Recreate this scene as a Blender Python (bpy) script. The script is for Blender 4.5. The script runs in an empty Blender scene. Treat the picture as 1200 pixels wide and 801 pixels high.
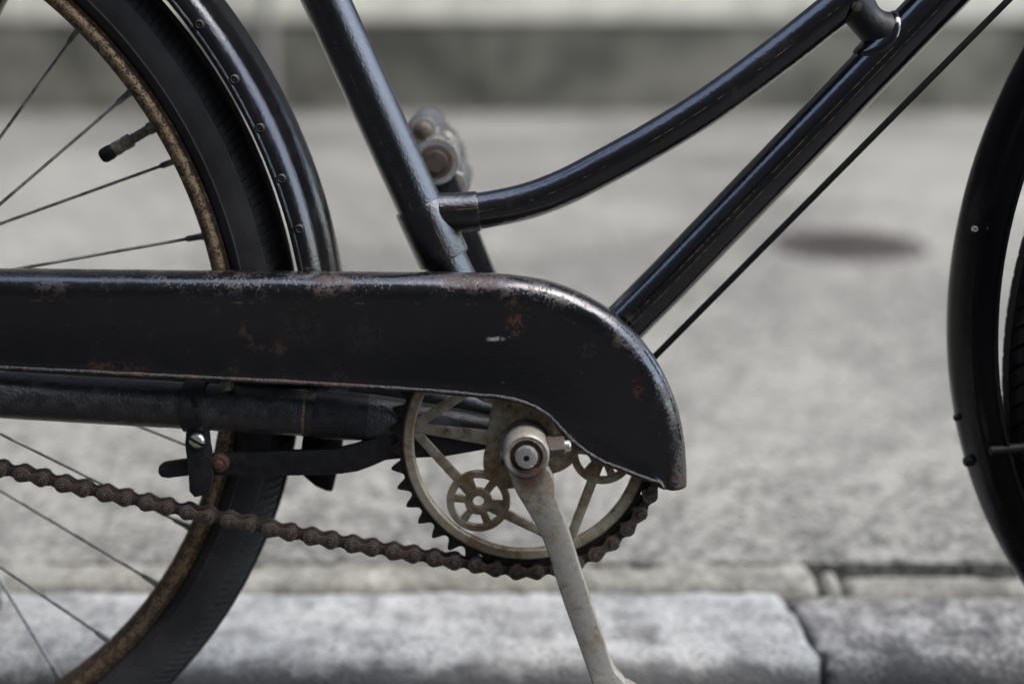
import bpy, bmesh, math, random
from mathutils import Vector, Matrix, noise
random.seed(7)
SC = bpy.context.scene
COL = SC.collection
R = math.radians

# ------------------------------------------------------------------ camera
LEAN = R(3.5)            # the bicycle leans a little away on its stand
TILT = R(12.5)           # view direction against the bicycle's own plane
DIST = 0.855             # camera to the chain plane along the axis
FPX = 1200 * 50 / 36     # focal length in photograph pixels
WR = 0.3286              # wheel radius = axle height
ZOFF = WR + 0.012
CAM_L = Vector((0, -0.045 - DIST * math.cos(TILT), DIST * math.sin(TILT) + ZOFF))
FWD_L = Vector((0, math.cos(TILT), -math.sin(TILT)))
UP_L = Vector((0, math.sin(TILT), math.cos(TILT)))
ROOT_M = Matrix.Rotation(-LEAN, 4, 'X')
cam_d = bpy.data.cameras.new('camera')
cam = bpy.data.objects.new('camera', cam_d)
COL.objects.link(cam)
cam_d.lens = 50
cam_d.sensor_width = 36
cam_d.clip_start = 0.02
cam_d.clip_end = 500
cam.location = ROOT_M @ CAM_L
cam.rotation_euler = (R(90) - TILT - LEAN, 0, 0)
cam_d.dof.use_dof = True
cam_d.dof.focus_distance = DIST - 0.006
cam_d.dof.aperture_fstop = 2.3
cam_d.dof.aperture_blades = 0
SC.camera = cam

# ------------------------------------------------------------------ sky, sun, exposure
SUN_EL, SUN_AZ = R(64), R(110)
w = bpy.data.worlds.new('World')
SC.world = w
w.use_nodes = True
wn = w.node_tree
wn.nodes.clear()
sky = wn.nodes.new('ShaderNodeTexSky')
sky.sky_type = 'NISHITA'
sky.sun_disc = False
sky.sun_elevation = SUN_EL
sky.sun_rotation = SUN_AZ
sky.dust_density = 2.0
sky.air_density = 1.0
hs = wn.nodes.new('ShaderNodeHueSaturation')
hs.inputs['Saturation'].default_value = 0.9
bg = wn.nodes.new('ShaderNodeBackground')
bg.inputs['Strength'].default_value = 0.15
wo = wn.nodes.new('ShaderNodeOutputWorld')
wn.links.new(sky.outputs[0], hs.inputs['Color'])
wn.links.new(hs.outputs[0], bg.inputs['Color'])
wn.links.new(bg.outputs[0], wo.inputs['Surface'])
sun_d = bpy.data.lights.new('sun', 'SUN')
sun_d.energy = 0.5
sun_d.angle = R(50)
sun_d.color = (1.0, 0.965, 0.92)
sun = bpy.data.objects.new('sun', sun_d)
COL.objects.link(sun)
sun.rotation_euler = (R(90) - SUN_EL, 0, R(180) - SUN_AZ)
SC.view_settings.view_transform = 'Standard'
SC.view_settings.look = 'None'
SC.view_settings.gamma = 1
SC.view_settings.exposure = 2.16
SC.cycles.max_bounces = 8

HX0, HX1 = 4.6, 5.6        # where the houses end and the lane opens to the sky

# ------------------------------------------------------------------ measuring helpers
def un(px, py, Y):
    """photograph pixel -> point of the bicycle's own frame in its plane y = Y"""
    d = FWD_L + Vector((1, 0, 0)) * ((px - 600) / FPX) - UP_L * ((py - 400.5) / FPX)
    return CAM_L + d * ((Y - CAM_L.y) / d.y)

CW = cam.location.copy()
RW = ROOT_M.to_3x3()
def ray_w(px, py):
    return RW @ (FWD_L + Vector((1, 0, 0)) * ((px - 600) / FPX) - UP_L * ((py - 400.5) / FPX))
def gnd(px, py, z):
    d = ray_w(px, py)
    return CW + d * ((z - CW.z) / d.z)
def dep(px, py, Y):
    d = ray_w(px, py)
    return CW + d * ((Y - CW.y) / d.y)

# ------------------------------------------------------------------ mesh helpers
class MB:
    def __init__(self):
        self.v, self.f, self.uv = [], [], []
    def add(self, verts, faces, uvs=None):
        b = len(self.v)
        self.v += [Vector(p) for p in verts]
        for k, f in enumerate(faces):
            self.f.append([i + b for i in f])
            self.uv.append(uvs[k] if uvs else [(0, 0)] * len(f))
        return self
    def build(self, name, mat, parent=None, smooth=True, auto=None):
        me = bpy.data.meshes.new(name)
        me.from_pydata(self.v, [], self.f)
        ul = me.uv_layers.new(name='UVMap')
        k = 0
        flat = [c for f in self.uv for c in f]
        for i, c in enumerate(flat):
            ul.data[i].uv = c
        me.materials.append(mat)
        bm = bmesh.new(); bm.from_mesh(me)
        bmesh.ops.recalc_face_normals(bm, faces=bm.faces)
        if smooth:
            for f in bm.faces: f.smooth = True
            lim = auto if auto is not None else R(40)
            for e in bm.edges:
                if len(e.link_faces) == 2 and e.calc_face_angle(0) > lim: e.smooth = False
        bm.to_mesh(me); bm.free()
        o = bpy.data.objects.new(name, me)
        COL.objects.link(o)
        o.parent = parent
        return o
    # ---- shapes
    def tube(self, pts, rad, seg=24, cap=True, squash=1.0, ref=None):
        pts = [Vector(p) for p in pts]
        n = len(pts)
        if not isinstance(rad, (list, tuple)): rad = [rad] * n
        vs, us, L = [], [], 0
        for i, p in enumerate(pts):
            t = (pts[min(i + 1, n - 1)] - pts[max(i - 1, 0)]).normalized()
            rf = ref or (Vector((0, 1, 0)) if abs(t.y) < 0.8 else Vector((0, 0, 1)))
            b = (rf - t * rf.dot(t)).normalized()
            nn = t.cross(b)
            if i: L += (p - pts[i - 1]).length
            us.append(L)
            for k in range(seg):
                a = 2 * math.pi * k / seg
                vs.append(p - b * (math.cos(a) * rad[i] * squash) - nn * (math.sin(a) * rad[i]))
        fs, uv = [], []
        for i in range(n - 1):
            for k in range(seg):
                k2 = (k + 1) % seg
                fs.append([i * seg + k, i * seg + k2, (i + 1) * seg + k2, (i + 1) * seg + k])
                uv.append([(us[i], k / seg), (us[i], (k + 1) / seg), (us[i + 1], (k + 1) / seg), (us[i + 1], k / seg)])
        if cap:
            fs.append(list(range(seg))[::-1]); uv.append([(0, .5)] * seg)
            fs.append([(n - 1) * seg + k for k in range(seg)]); uv.append([(us[-1], .5)] * seg)
        return self.add(vs, fs, uv)
    def lathe(self, prof, c=(0, 0), seg=48, closed=False, a0=0, a1=2 * math.pi):
        """prof: (radius, y) round the y axis at x, z = c"""
        full = abs(a1 - a0 - 2 * math.pi) < 1e-6
        n = seg if full else seg + 1
        m = len(prof)
        vs = []
        for i in range(n):
            a = a0 + (a1 - a0) * i / seg
            for r, y in prof:
                vs.append((c[0] + r * math.cos(a), y, c[1] + r * math.sin(a)))
        fs, uv = [], []
        pl = [0]
        for j in range(1, m): pl.append(pl[-1] + math.dist(prof[j], prof[j - 1]))
        pl.append(pl[-1] + math.dist(prof[0], prof[-1]))
        rr = max(p[0] for p in prof)
        for i in range(seg):
            i2 = (i + 1) % n
            for j in range(m if closed else m - 1):
                j2 = (j + 1) % m
                fs.append([i * m + j, i2 * m + j, i2 * m + j2, i * m + j2])
                u0, u1 = rr * (a0 + (a1 - a0) * i / seg), rr * (a0 + (a1 - a0) * (i + 1) / seg)
                uv.append([(u0, pl[j]), (u1, pl[j]), (u1, pl[j + 1]), (u0, pl[j + 1])])
        return self.add(vs, fs, uv)
    def prism(self, poly, y0, y1, bev=0.0):
        """poly: (x, z) outline, y0 = camera side"""
        bm = bmesh.new()
        a = [bm.verts.new((p[0], y0, p[1])) for p in poly]
        b = [bm.verts.new((p[0], y1, p[1])) for p in poly]
        n = len(poly)
        bm.faces.new(a); bm.faces.new(b[::-1])
        for i in range(n):
            bm.faces.new([a[i], b[i], b[(i + 1) % n], a[(i + 1) % n]])
        bmesh.ops.recalc_face_normals(bm, faces=bm.faces)
        if bev:
            es = [e for e in bm.edges if abs(e.verts[0].co.y - e.verts[1].co.y) < 1e-7]
            bmesh.ops.bevel(bm, geom=es, offset=bev, segments=2, profile=0.5, affect='EDGES', clamp_overlap=True)
        bm.verts.index_update()
        self.add([v.co.copy() for v in bm.verts], [[v.index for v in f.verts] for f in bm.faces])
        bm.free()
        return self
    def box(self, x0, x1, y0, y1, z0, z1, bev=0.0):
        bm = bmesh.new()
        bmesh.ops.create_cube(bm, size=1)
        for v in bm.verts:
            v.co = Vector(((x0 + x1) / 2 + v.co.x * (x1 - x0), (y0 + y1) / 2 + v.co.y * (y1 - y0), (z0 + z1) / 2 + v.co.z * (z1 - z0)))
        if bev: bmesh.ops.bevel(bm, geom=bm.edges[:], offset=bev, segments=2, profile=.5, affect='EDGES')
        bm.verts.index_update()
        self.add([v.co.copy() for v in bm.verts], [[v.index for v in f.verts] for f in bm.faces])
        bm.free()
        return self
    def xf(self, M, start=0):
        for i in range(start, len(self.v)): self.v[i] = M @ self.v[i]
        return self

def spline(pts, n):
    """Catmull-Rom through pts (Vectors), n samples in all"""
    P = [Vector(p) for p in pts]
    P = [P[0] * 2 - P[1]] + P + [P[-1] * 2 - P[-2]]
    out = []
    m = len(P) - 3
    for k in range(n):
        s = k / (n - 1) * m
        i = min(int(s), m - 1); t = s - i
        a, b, c, d = P[i:i + 4]
        out.append(0.5 * ((2 * b) + (c - a) * t + (2 * a - 5 * b + 4 * c - d) * t * t + (3 * b - a - 3 * c + d) * t ** 3))
    return out

def empty(name, parent=None, loc=(0, 0, 0)):
    o = bpy.data.objects.new(name, None)
    COL.objects.link(o)
    o.parent = parent
    o.location = loc
    o.empty_display_size = 0.05
    return o
def tag(o, label=None, cat=None, kind=None, group=None):
    if label: o['label'] = label
    if cat: o['category'] = cat
    if kind: o['kind'] = kind
    if group: o['group'] = group
    return o
def inst(src, name, parent, M=None):
    o = bpy.data.objects.new(name, src.data)
    COL.objects.link(o)
    o.parent = parent
    if M is not None: o.matrix_local = M
    return o

# ------------------------------------------------------------------ materials
class NT:
    def __init__(self, name):
        self.m = bpy.data.materials.new(name)
        self.m.use_nodes = True
        self.t = self.m.node_tree
        self.p = self.t.nodes['Principled BSDF']
        self.co = self.t.nodes.new('ShaderNodeTexCoord')
    def node(self, kind, **kw):
        n = self.t.nodes.new(kind)
        for k, v in kw.items(): setattr(n, k, v)
        return n
    def put(self, sock, v):
        if hasattr(v, 'is_output') or isinstance(v, bpy.types.NodeSocket): self.t.links.new(v, sock)
        else: sock.default_value = v
    def noise(self, scale, detail=4, rough=.55, vec=None, dist=0.0):
        n = self.node('ShaderNodeTexNoise')
        n.inputs['Scale'].default_value = scale
        n.inputs['Detail'].default_value = detail
        n.inputs['Roughness'].default_value = rough
        n.inputs['Distortion'].default_value = dist
        self.t.links.new(vec or self.co.outputs['Object'], n.inputs['Vector'])
        return n.outputs['Fac']
    def voro(self, scale, vec=None, feature='F1'):
        n = self.node('ShaderNodeTexVoronoi', feature=feature)
        n.inputs['Scale'].default_value = scale
        self.t.links.new(vec or self.co.outputs['Object'], n.inputs['Vector'])
        return n.outputs['Distance']
    def ramp(self, v, lo, hi, a=0.0, b=1.0):
        n = self.node('ShaderNodeMapRange', interpolation_type='SMOOTHSTEP')
        self.put(n.inputs['Value'], v)
        n.inputs['From Min'].default_value = lo; n.inputs['From Max'].default_value = hi
        n.inputs['To Min'].default_value = a; n.inputs['To Max'].default_value = b
        return n.outputs['Result']
    def math(self, op, a, b=0.0):
        n = self.node('ShaderNodeMath', operation=op)
        self.put(n.inputs[0], a); self.put(n.inputs[1], b)
        return n.outputs[0]
    def mix(self, fac, a, b):
        n = self.node('ShaderNodeMix', data_type='RGBA')
        self.put(n.inputs[0], fac); self.put(n.inputs[6], a); self.put(n.inputs[7], b)
        return n.outputs[2]
    def mixf(self, fac, a, b):
        n = self.node('ShaderNodeMix', data_type='FLOAT')
        self.put(n.inputs[0], fac); self.put(n.inputs[2], a); self.put(n.inputs[3], b)
        return n.outputs[0]
    def sep(self, vec):
        n = self.node('ShaderNodeSeparateXYZ')
        self.t.links.new(vec, n.inputs[0])
        return n.outputs
    def scaled(self, sx, sy, sz, vec=None):
        n = self.node('ShaderNodeMapping')
        n.inputs['Scale'].default_value = (sx, sy, sz)
        self.t.links.new(vec or self.co.outputs['Object'], n.inputs['Vector'])
        return n.outputs[0]
    def blob(self, c, r, ns=60, amp=.02, stretch=(1, 1, 1)):
        """1 inside a ragged spot round c (object space), 0 outside"""
        n = self.node('ShaderNodeTexNoise')
        n.inputs['Scale'].default_value = ns; n.inputs['Detail'].default_value = 6; n.inputs['Roughness'].default_value = .7
        self.t.links.new(self.co.outputs['Object'], n.inputs['Vector'])
        v1 = self.node('ShaderNodeVectorMath', operation='MULTIPLY_ADD')
        self.t.links.new(n.outputs['Color'], v1.inputs[0])
        v1.inputs[1].default_value = (amp,) * 3
        self.t.links.new(self.co.outputs['Object'], v1.inputs[2])
        v2 = self.node('ShaderNodeVectorMath', operation='SUBTRACT')
        self.t.links.new(v1.outputs[0], v2.inputs[0])
        v2.inputs[1].default_value = tuple(x + amp / 2 for x in c)
        v3 = self.node('ShaderNodeVectorMath', operation='MULTIPLY')
        self.t.links.new(v2.outputs[0], v3.inputs[0]); v3.inputs[1].default_value = stretch
        v4 = self.node('ShaderNodeVectorMath', operation='LENGTH')
        self.t.links.new(v3.outputs[0], v4.inputs[0])
        return self.ramp(v4.outputs['Value'], r * 1.0, r * .35)
    def bump(self, h, strength, dist=.001, prev=None):
        b = self.node('ShaderNodeBump')
        b.inputs['Strength'].default_value = strength
        b.inputs['Distance'].default_value = dist
        self.put(b.inputs['Height'], h)
        if prev is not None: self.t.links.new(prev, b.inputs['Normal'])
        return b.outputs[0]
    def done(self, color=None, rough=None, metal=None, normal=None, spec=None, coat=None):
        for nm, v in (('Base Color', color), ('Roughness', rough), ('Metallic', metal), ('Specular IOR Level', spec), ('Coat Weight', coat)):
            if v is not None: self.put(self.p.inputs[nm], v)
        if normal is not None: self.t.links.new(normal, self.p.inputs['Normal'])
        return self.m

RUST_D, RUST_M, RUST_O = (.030, .015, .010, 1), (.085, .036, .020, 1), (.20, .062, .026, 1)
GOLD = (.17, .125, .06, 1)

def paint(name, rust=.62, fleck=.70, rough=.20, pit=.25, stripes=(), circ=.09, spots=(), dust=.0, vstripe=None, white=(), filmk=.3, coat=.8, spec=.6, dull_z=None, edge=False, pscale=240):
    n = NT(name)
    big = n.noise(9, 5, .6); mid = n.noise(70, 6, .7); fin = n.noise(520, 3, .6)
    base = n.mix(n.ramp(big, .35, .7), (.0035, .0035, .0040, 1), (.0070, .0068, .0070, 1))
    ro = n.mixf(n.ramp(mid, .3, .7), rough * .8, rough * 1.45)
    # fine worn flecks, thin dull film
    film = n.ramp(n.math('ADD', n.math('MULTIPLY', mid, .6), n.math('MULTIPLY', big, .4)), .50, .66)
    base = n.mix(n.math('MULTIPLY', film, filmk), base, (.026, .022, .020, 1))
    ro = n.mixf(n.math('MULTIPLY', film, filmk), ro, .5)
    # rust bloom
    rm = n.ramp(n.math('ADD', n.math('MULTIPLY', big, .55), n.math('MULTIPLY', mid, .45)), rust, rust + .09)
    fl = n.ramp(n.math('ADD', n.math('MULTIPLY', fin, .5), n.math('MULTIPLY', mid, .5)), fleck, fleck + .05)
    rm = n.math('MAXIMUM', n.math('MULTIPLY', rm, .8), n.math('MULTIPLY', fl, .8))
    rc = n.mix(n.ramp(fin, .35, .65), RUST_D, RUST_M)
    base = n.mix(rm, base, rc)
    for c, r, col, st, amt in spots:
        b = n.math('MULTIPLY', n.blob(c, r, stretch=st), n.ramp(n.noise(190, 6, .75), .44, .56, .0, amt))
        base = n.mix(b, base, n.mix(n.ramp(fin, .3, .7), RUST_D, col))
        rm = n.math('MAXIMUM', rm, b)
    if edge:                                            # paint rubbed thin along the rolled edge
        ev = n.sep(n.co.outputs['UV'])[1]
        ew = n.math('MULTIPLY', n.ramp(ev, .017, .003), n.ramp(n.math('ADD', n.math('MULTIPLY', fin, .5), n.math('MULTIPLY', mid, .5)), .51, .57))
        ew = n.math('MULTIPLY', ew, n.ramp(n.math('ADD', big, n.math('MULTIPLY', n.sep(n.co.outputs['Object'])[0], .35)), .46, .66, .08, .85))
        base = n.mix(n.math('MULTIPLY', ew, .85), base, n.mix(n.ramp(fin, .35, .65), (.030, .022, .019, 1), (.075, .060, .053, 1)))
        rm = n.math('MAXIMUM', rm, n.math('MULTIPLY', ew, .9))
        ro = n.mixf(n.ramp(ev, .020, .002), ro, n.mixf(n.ramp(mid, .3, .7), .17, .32))
    ro = n.mixf(rm, ro, .8)
    uv = n.sep(n.co.outputs['UV'])
    brk = n.noise(1, 3, .6, vec=n.scaled(60, 9, 1, n.co.outputs['UV']))
    brk2 = n.noise(1, 3, .6, vec=n.scaled(300, 40, 1, n.co.outputs['UV']))
    for v0, hw, keep in stripes:
        d = n.math('ABSOLUTE', n.math('SUBTRACT', uv[1], v0))
        s = n.ramp(n.math('MULTIPLY', d, circ), hw, hw * .5)
        s = n.math('MULTIPLY', s, n.ramp(n.math('ADD', n.math('MULTIPLY', brk, .7), n.math('MULTIPLY', brk2, .3)), keep - .07, keep + .06))
        base = n.mix(n.math('MULTIPLY', s, n.ramp(brk2, .3, .65, .15, .65)), base, GOLD)
    for c, r, st in white:
        b = n.math('MULTIPLY', n.blob(c, r, ns=150, amp=.006, stretch=st), n.ramp(fin, .38, .5))
        base = n.mix(b, base, (.42, .41, .38, 1))
        ro = n.mixf(b, ro, .6)
    if dust:
        base = n.mix(n.math('MULTIPLY', n.ramp(n.noise(140, 5, .7), .42, .7), dust), base, (.09, .085, .08, 1))
    cw = n.mixf(rm, coat, .0)
    if dull_z:                                             # low mudguard end made dark and matte to suppress the pavement's bright reflection
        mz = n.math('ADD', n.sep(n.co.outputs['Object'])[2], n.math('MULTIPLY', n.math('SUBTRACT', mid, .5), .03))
        mm = n.ramp(mz, dull_z + .012, dull_z - .008)
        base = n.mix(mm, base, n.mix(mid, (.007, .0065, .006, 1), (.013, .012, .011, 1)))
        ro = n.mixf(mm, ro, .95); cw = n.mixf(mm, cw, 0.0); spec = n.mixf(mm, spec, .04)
    h = n.math('ADD', n.math('MULTIPLY', n.noise(pscale, 4, .65), 1.0), n.math('MULTIPLY', fin, .5))
    nm = n.bump(h, pit, .0012)
    nm = n.bump(rm, .35, .0006, nm)
    n.p.inputs['Coat Roughness'].default_value = rough * .75
    n.t.links.new(nm, n.p.inputs['Coat Normal'])
    return n.done(base, ro, None, nm, spec, cw)

def chrome_rust(name, clean=(.34, .31, .25, 1), amt=.50, spots=(), metal=.75, rough=.38, warm=(.16, .095, .04, 1), ns=1.0):
    n = NT(name)
    big = n.noise(26 * ns, 5, .6); mid = n.noise(150 * ns, 6, .7); fin = n.noise(800, 3, .6)
    t = n.ramp(n.math('ADD', n.math('MULTIPLY', big, .6), n.math('MULTIPLY', mid, .4)), amt - .09, amt + .12)
    base = n.mix(t, clean, warm)
    pits = n.ramp(n.math('ADD', n.math('MULTIPLY', fin, .5), n.math('MULTIPLY', mid, .5)), .56, .64)
    base = n.mix(n.math('MULTIPLY', pits, .75), base, RUST_D)
    rm = n.math('MAXIMUM', n.math('MULTIPLY', t, .7), pits)
    for c, r, st in spots:
        b = n.math('MULTIPLY', n.blob(c, r, ns=90, amp=.008, stretch=st), .85)
        base = n.mix(b, base, n.mix(n.ramp(mid, .35, .65), RUST_D, RUST_M))
        rm = n.math('MAXIMUM', rm, b)
    ro = n.mixf(rm, n.mixf(n.ramp(mid, .3, .7), rough * .75, rough * 1.25), .75)
    me = n.mixf(rm, metal, .1)
    return n.done(base, ro, me, n.bump(n.math('ADD', mid, fin), .25, .0006))

def simple(name, col, rough, metal=0.0, var=.35, ns=120, bump=.2, spec=.5):
    n = NT(name)
    a = n.noise(ns, 5, .65)
    c2 = tuple(x * (1 + var) for x in col[:3]) + (1,)
    c1 = tuple(x * (1 - var) for x in col[:3]) + (1,)
    return n.done(n.mix(n.ramp(a, .3, .7), c1, c2), n.mixf(a, rough * .8, min(1, rough * 1.2)), metal, n.bump(a, bump, .001), spec)

def rubber(name):
    n = NT(name)
    a = n.noise(40, 5, .6); b = n.noise(420, 4, .7)
    uvn = n.noise(1, 4, .6, vec=n.scaled(5, 420, 1, n.co.outputs['UV']))
    c = n.mix(n.ramp(a, .35, .7), (.028, .0275, .0275, 1), (.050, .049, .048, 1))
    c = n.mix(n.math('MULTIPLY', n.ramp(uvn, .52, .72), .55), c, (.042, .041, .04, 1))
    c = n.mix(n.math('MULTIPLY', n.ramp(b, .58, .72), .4), c, (.06, .056, .05, 1))
    return n.done(c, n.mixf(a, .5, .75), 0, n.bump(n.math('ADD', b, uvn), .3, .0006), .4)

def rim_mat():
    n = NT('rusted_rim')
    a = n.noise(130, 6, .75); b = n.noise(700, 5, .7); c = n.noise(14, 4, .6)
    col = n.mix(n.ramp(a, .35, .65), (.034, .021, .013, 1), (.095, .052, .026, 1))
    col = n.mix(n.math('MULTIPLY', n.ramp(c, .48, .66), .6), col, (.12, .050, .024, 1))
    y = n.math('ABSOLUTE', n.sep(n.co.outputs['Object'])[1])
    crest = n.ramp(y, .0128, .0152)                    # plating survives on the proud shoulder of the rim
    fl = n.math('ADD', n.math('ADD', n.math('MULTIPLY', b, .55), n.math('MULTIPLY', a, .45)), n.math('MULTIPLY', crest, .10))
    fl = n.ramp(fl, .555, .615)
    col = n.mix(n.math('MULTIPLY', fl, .75), col, (.38, .29, .165, 1))
    return n.done(col, n.mixf(fl, .7, .34), n.mixf(fl, .1, .7), n.bump(n.math('ADD', a, b), .7, .0012))

M_FRAME = paint('black_enamel_frame', rust=.63, fleck=.655, rough=.13, pit=.09, coat=1.0, spec=.7, stripes=((.972, .00042, .50), (.012, .00034, .47)))
M_SEAT = paint('black_enamel_pitted', rust=.64, fleck=.66, rough=.13, pit=.36, pscale=560, coat=1.0, spec=.7, filmk=.08, stripes=((.955, .0004, .55),), dust=.05)
M_CURVE = paint('black_enamel_curved_tube', rust=.64, fleck=.66, rough=.17, pit=.20, coat=1.0, spec=.7, stripes=((.985, .0004, .53),), circ=.07)
M_STAY = paint('black_enamel_dull', rust=.60, fleck=.64, rough=.42, pit=.6, dust=.22, spots=(
    (tuple(un(80, 455, -.045)), .007, (.42, .085, .05, 1), (1, 1, 1), .9), (tuple(un(30, 460, -.045)), .005, (.35, .07, .04, 1), (1, 1, 1), .8),
    (tuple(un(170, 492, -.045)), .016, (.12, .035, .02, 1), (.6, 1, 1.6), .6)))
M_GUARD = paint('black_enamel_chaincase', rust=.610, fleck=.630, rough=.13, pit=.12, circ=1.0, stripes=((.0155, .0005, .59),), dust=.015, filmk=.12, coat=.7, edge=True,
    spots=((tuple(un(388, 336, -.054)), .012, RUST_M, (.8, 1, 1.2), .9),
           (tuple(un(605, 378, -.058)), .010, RUST_O, (1.3, 1, .9), .8),
           (tuple(un(597, 350, -.058)), .008, RUST_M, (1, 1, 1), .7),
           (tuple(un(800, 562, -.055)), .015, RUST_M, (1, 1, 1), .85),
           (tuple(un(745, 458, -.058)), .009, RUST_O, (1.5, 1, 1), .55),
           (tuple(un(730, 400, -.056)), .008, RUST_M, (1, 1, 1), .7),
           (tuple(un(140, 434, -.058)), .015, (.13, .05, .028, 1), (.5, 1, 2.0), .5),
           (tuple(un(90, 436, -.058)), .014, (.15, .055, .03, 1), (.4, 1, 3.0), .5),
           (tuple(un(560, 327, -.050)), .016, RUST_M, (.5, 1, 1.6), .8),
           (tuple(un(60, 340, -.056)), .010, RUST_D, (.6, 1, 1), .6),
           (tuple(un(690, 410, -.058)), .009, (.05, .045, .042, 1), (1, 1, 1), .5),
           (tuple(un(350, 375, -.058)), .020, (.028, .024, .022, 1), (1, 1, 1), .35),
           (tuple(un(430, 390, -.058)), .018, (.028, .024, .022, 1), (1, 1, 1), .3)),
    white=((tuple(un(581, 398, -.059)), .0044, (.55, 1, 1.9)), (tuple(un(597, 395, -.059)), .002, (.8, 1, 1.6)), (tuple(un(545, 407, -.059)), .0014, (1, 1, .7))))
M_LIP = paint('worn_black_edge', rust=.50, fleck=.56, rough=.42, pit=.9, pscale=420, dust=.25, coat=.0, filmk=.6)
M_FENDER = paint('black_enamel_mudguard', rust=.65, fleck=.66, rough=.15, pit=.16, stripes=(), dust=.0, coat=.5, filmk=.12, dull_z=.30)
M_FENDER_F = paint('dull_black_mudguard', rust=.66, fleck=.66, rough=.17, pit=.16, stripes=(), dust=.0, coat=.0, filmk=.05, spec=.18)
M_RING = chrome_rust('rusted_nickel_chainring', (.43, .40, .30, 1), .485, metal=.5, rough=.38, warm=(.185, .118, .052, 1))
M_TEETH = simple('oily_steel_teeth', (.022, .018, .015, 1), .5, .5)
SPX = un(617, 537, -.078)
M_CRANK = chrome_rust('pitted_nickel_crank', (.49, .475, .425, 1), .52, metal=.6, rough=.36, warm=(.22, .175, .115, 1),
    spots=(((SPX.x + .002, -.0745, SPX.z - .010), .014, (1, .2, .9)), ((SPX.x, -.05, SPX.z), .020, (1, 2.0, 1))))
M_NICKEL = chrome_rust('bright_nickel', (.74, .72, .66, 1), .66, metal=.85, rough=.25, warm=(.30, .22, .13, 1))
M_BOLT = chrome_rust('rusty_bolt', (.17, .150, .125, 1), .48, metal=.55, rough=.38, warm=(.075, .048, .034, 1))
M_SEAM = simple('dark_rust_seam', (.045, .026, .018, 1), .8, 0, .5, 500, .5)
M_RIVET = chrome_rust('dark_rivet', (.07, .06, .055, 1), .47, metal=.4, rough=.4, warm=(.03, .022, .018, 1))
M_PIVOT = chrome_rust('orange_rust_pivot', (.075, .048, .035, 1), .42, metal=.2, rough=.6, warm=(.080, .036, .020, 1))
M_CHAIN = chrome_rust('rusty_chain', (.150, .130, .112, 1), .49, metal=.6, rough=.34, warm=(.056, .037, .027, 1), ns=2)
M_CHAIN_D = chrome_rust('recess_shaded_chain', (.075, .062, .052, 1), .47, metal=.5, rough=.40, warm=(.030, .020, .015, 1), ns=2)  # darker copy of the chain colour; recess shade painted into the inner links
M_PIN = simple('chain_pin_head', (.16, .11, .09, 1), .4, .6)
M_TYRE = rubber('tyre_rubber')
M_RIM = rim_mat()
M_SPOKE = simple('tarnished_spoke', (.30, .30, .265, 1), .36, .7, .6, 60)
M_NIPPLE = simple('tarnished_nipple', (.15, .14, .12, 1), .4, .8, .5, 300)
M_ROD = simple('black_rod', (.008, .008, .008, 1), .55, 0, .4, 200, .4, .2)
M_DULL = simple('dull_black_iron', (.013, .013, .0135, 1), .48, .1, .5, 180, .5)
M_BRASS = simple('dirty_brass_valve', (.17, .16, .12, 1), .45, .6, .5, 400)
M_BLOCK = simple('grey_pedal_rubber', (.07, .07, .07, 1), .7, 0, .3, 200)
M_GOLDL = simple('gold_band', (.17, .125, .06, 1), .5, .3, .6, 500)
M_LEATHER = simple('brown_leather', (.05, .022, .010, 1), .45)

# ================================================================== SETTING
KH = 0.08                                   # kerb height
y_front = gnd(600, 768, KH).y
y_joint = gnd(600, 690, KH).y
y_strip = gnd(600, 656, KH).y
y_wall = gnd(600, 132, KH).y
x_joint = gnd(947, 735, KH).x

def road_mat():
    n = NT('worn_asphalt')
    a = n.noise(3, 5, .6); v = n.voro(190); b = n.noise(120, 4, .6)
    c = n.mix(n.ramp(v, .1, .6), (.022, .020, .018, 1), (.048, .044, .040, 1))
    c = n.mix(n.math('MULTIPLY', a, .5), c, (.045, .043, .04, 1))
    return n.done(c, .85, 0, n.bump(n.math('ADD', v, b), .8, .004))
def pave_mat():
    n = NT('weathered_concrete')
    big = n.noise(1.6, 5, .6); mid = n.noise(26, 4, .6, dist=.6); fin = n.noise(125, 3, .55); sp = n.noise(260, 3, .6)
    t = n.math('ADD', n.math('MULTIPLY', big, .34), n.math('ADD', n.math('MULTIPLY', mid, .20), n.math('MULTIPLY', fin, .46)))
    c = n.mix(n.ramp(t, .42, .585), (.068, .066, .055, 1), (.290, .280, .236, 1))
    st = n.ramp(n.math('ADD', n.math('MULTIPLY', n.noise(5, 5, .65, dist=.8), .7), n.math('MULTIPLY', mid, .3)), .50, .62)
    c = n.mix(n.math('MULTIPLY', st, .42), c, (.105, .101, .088, 1))
    c = n.mix(n.math('MULTIPLY', n.ramp(sp, .55, .66), .6), c, (.060, .058, .050, 1))
    c = n.mix(n.math('MULTIPLY', n.ramp(n.noise(120, 2, .5), .58, .66), .6), c, (.42, .41, .365, 1))
    return n.done(c, .85, 0, n.bump(n.math('ADD', fin, sp), .5, .003))
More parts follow.
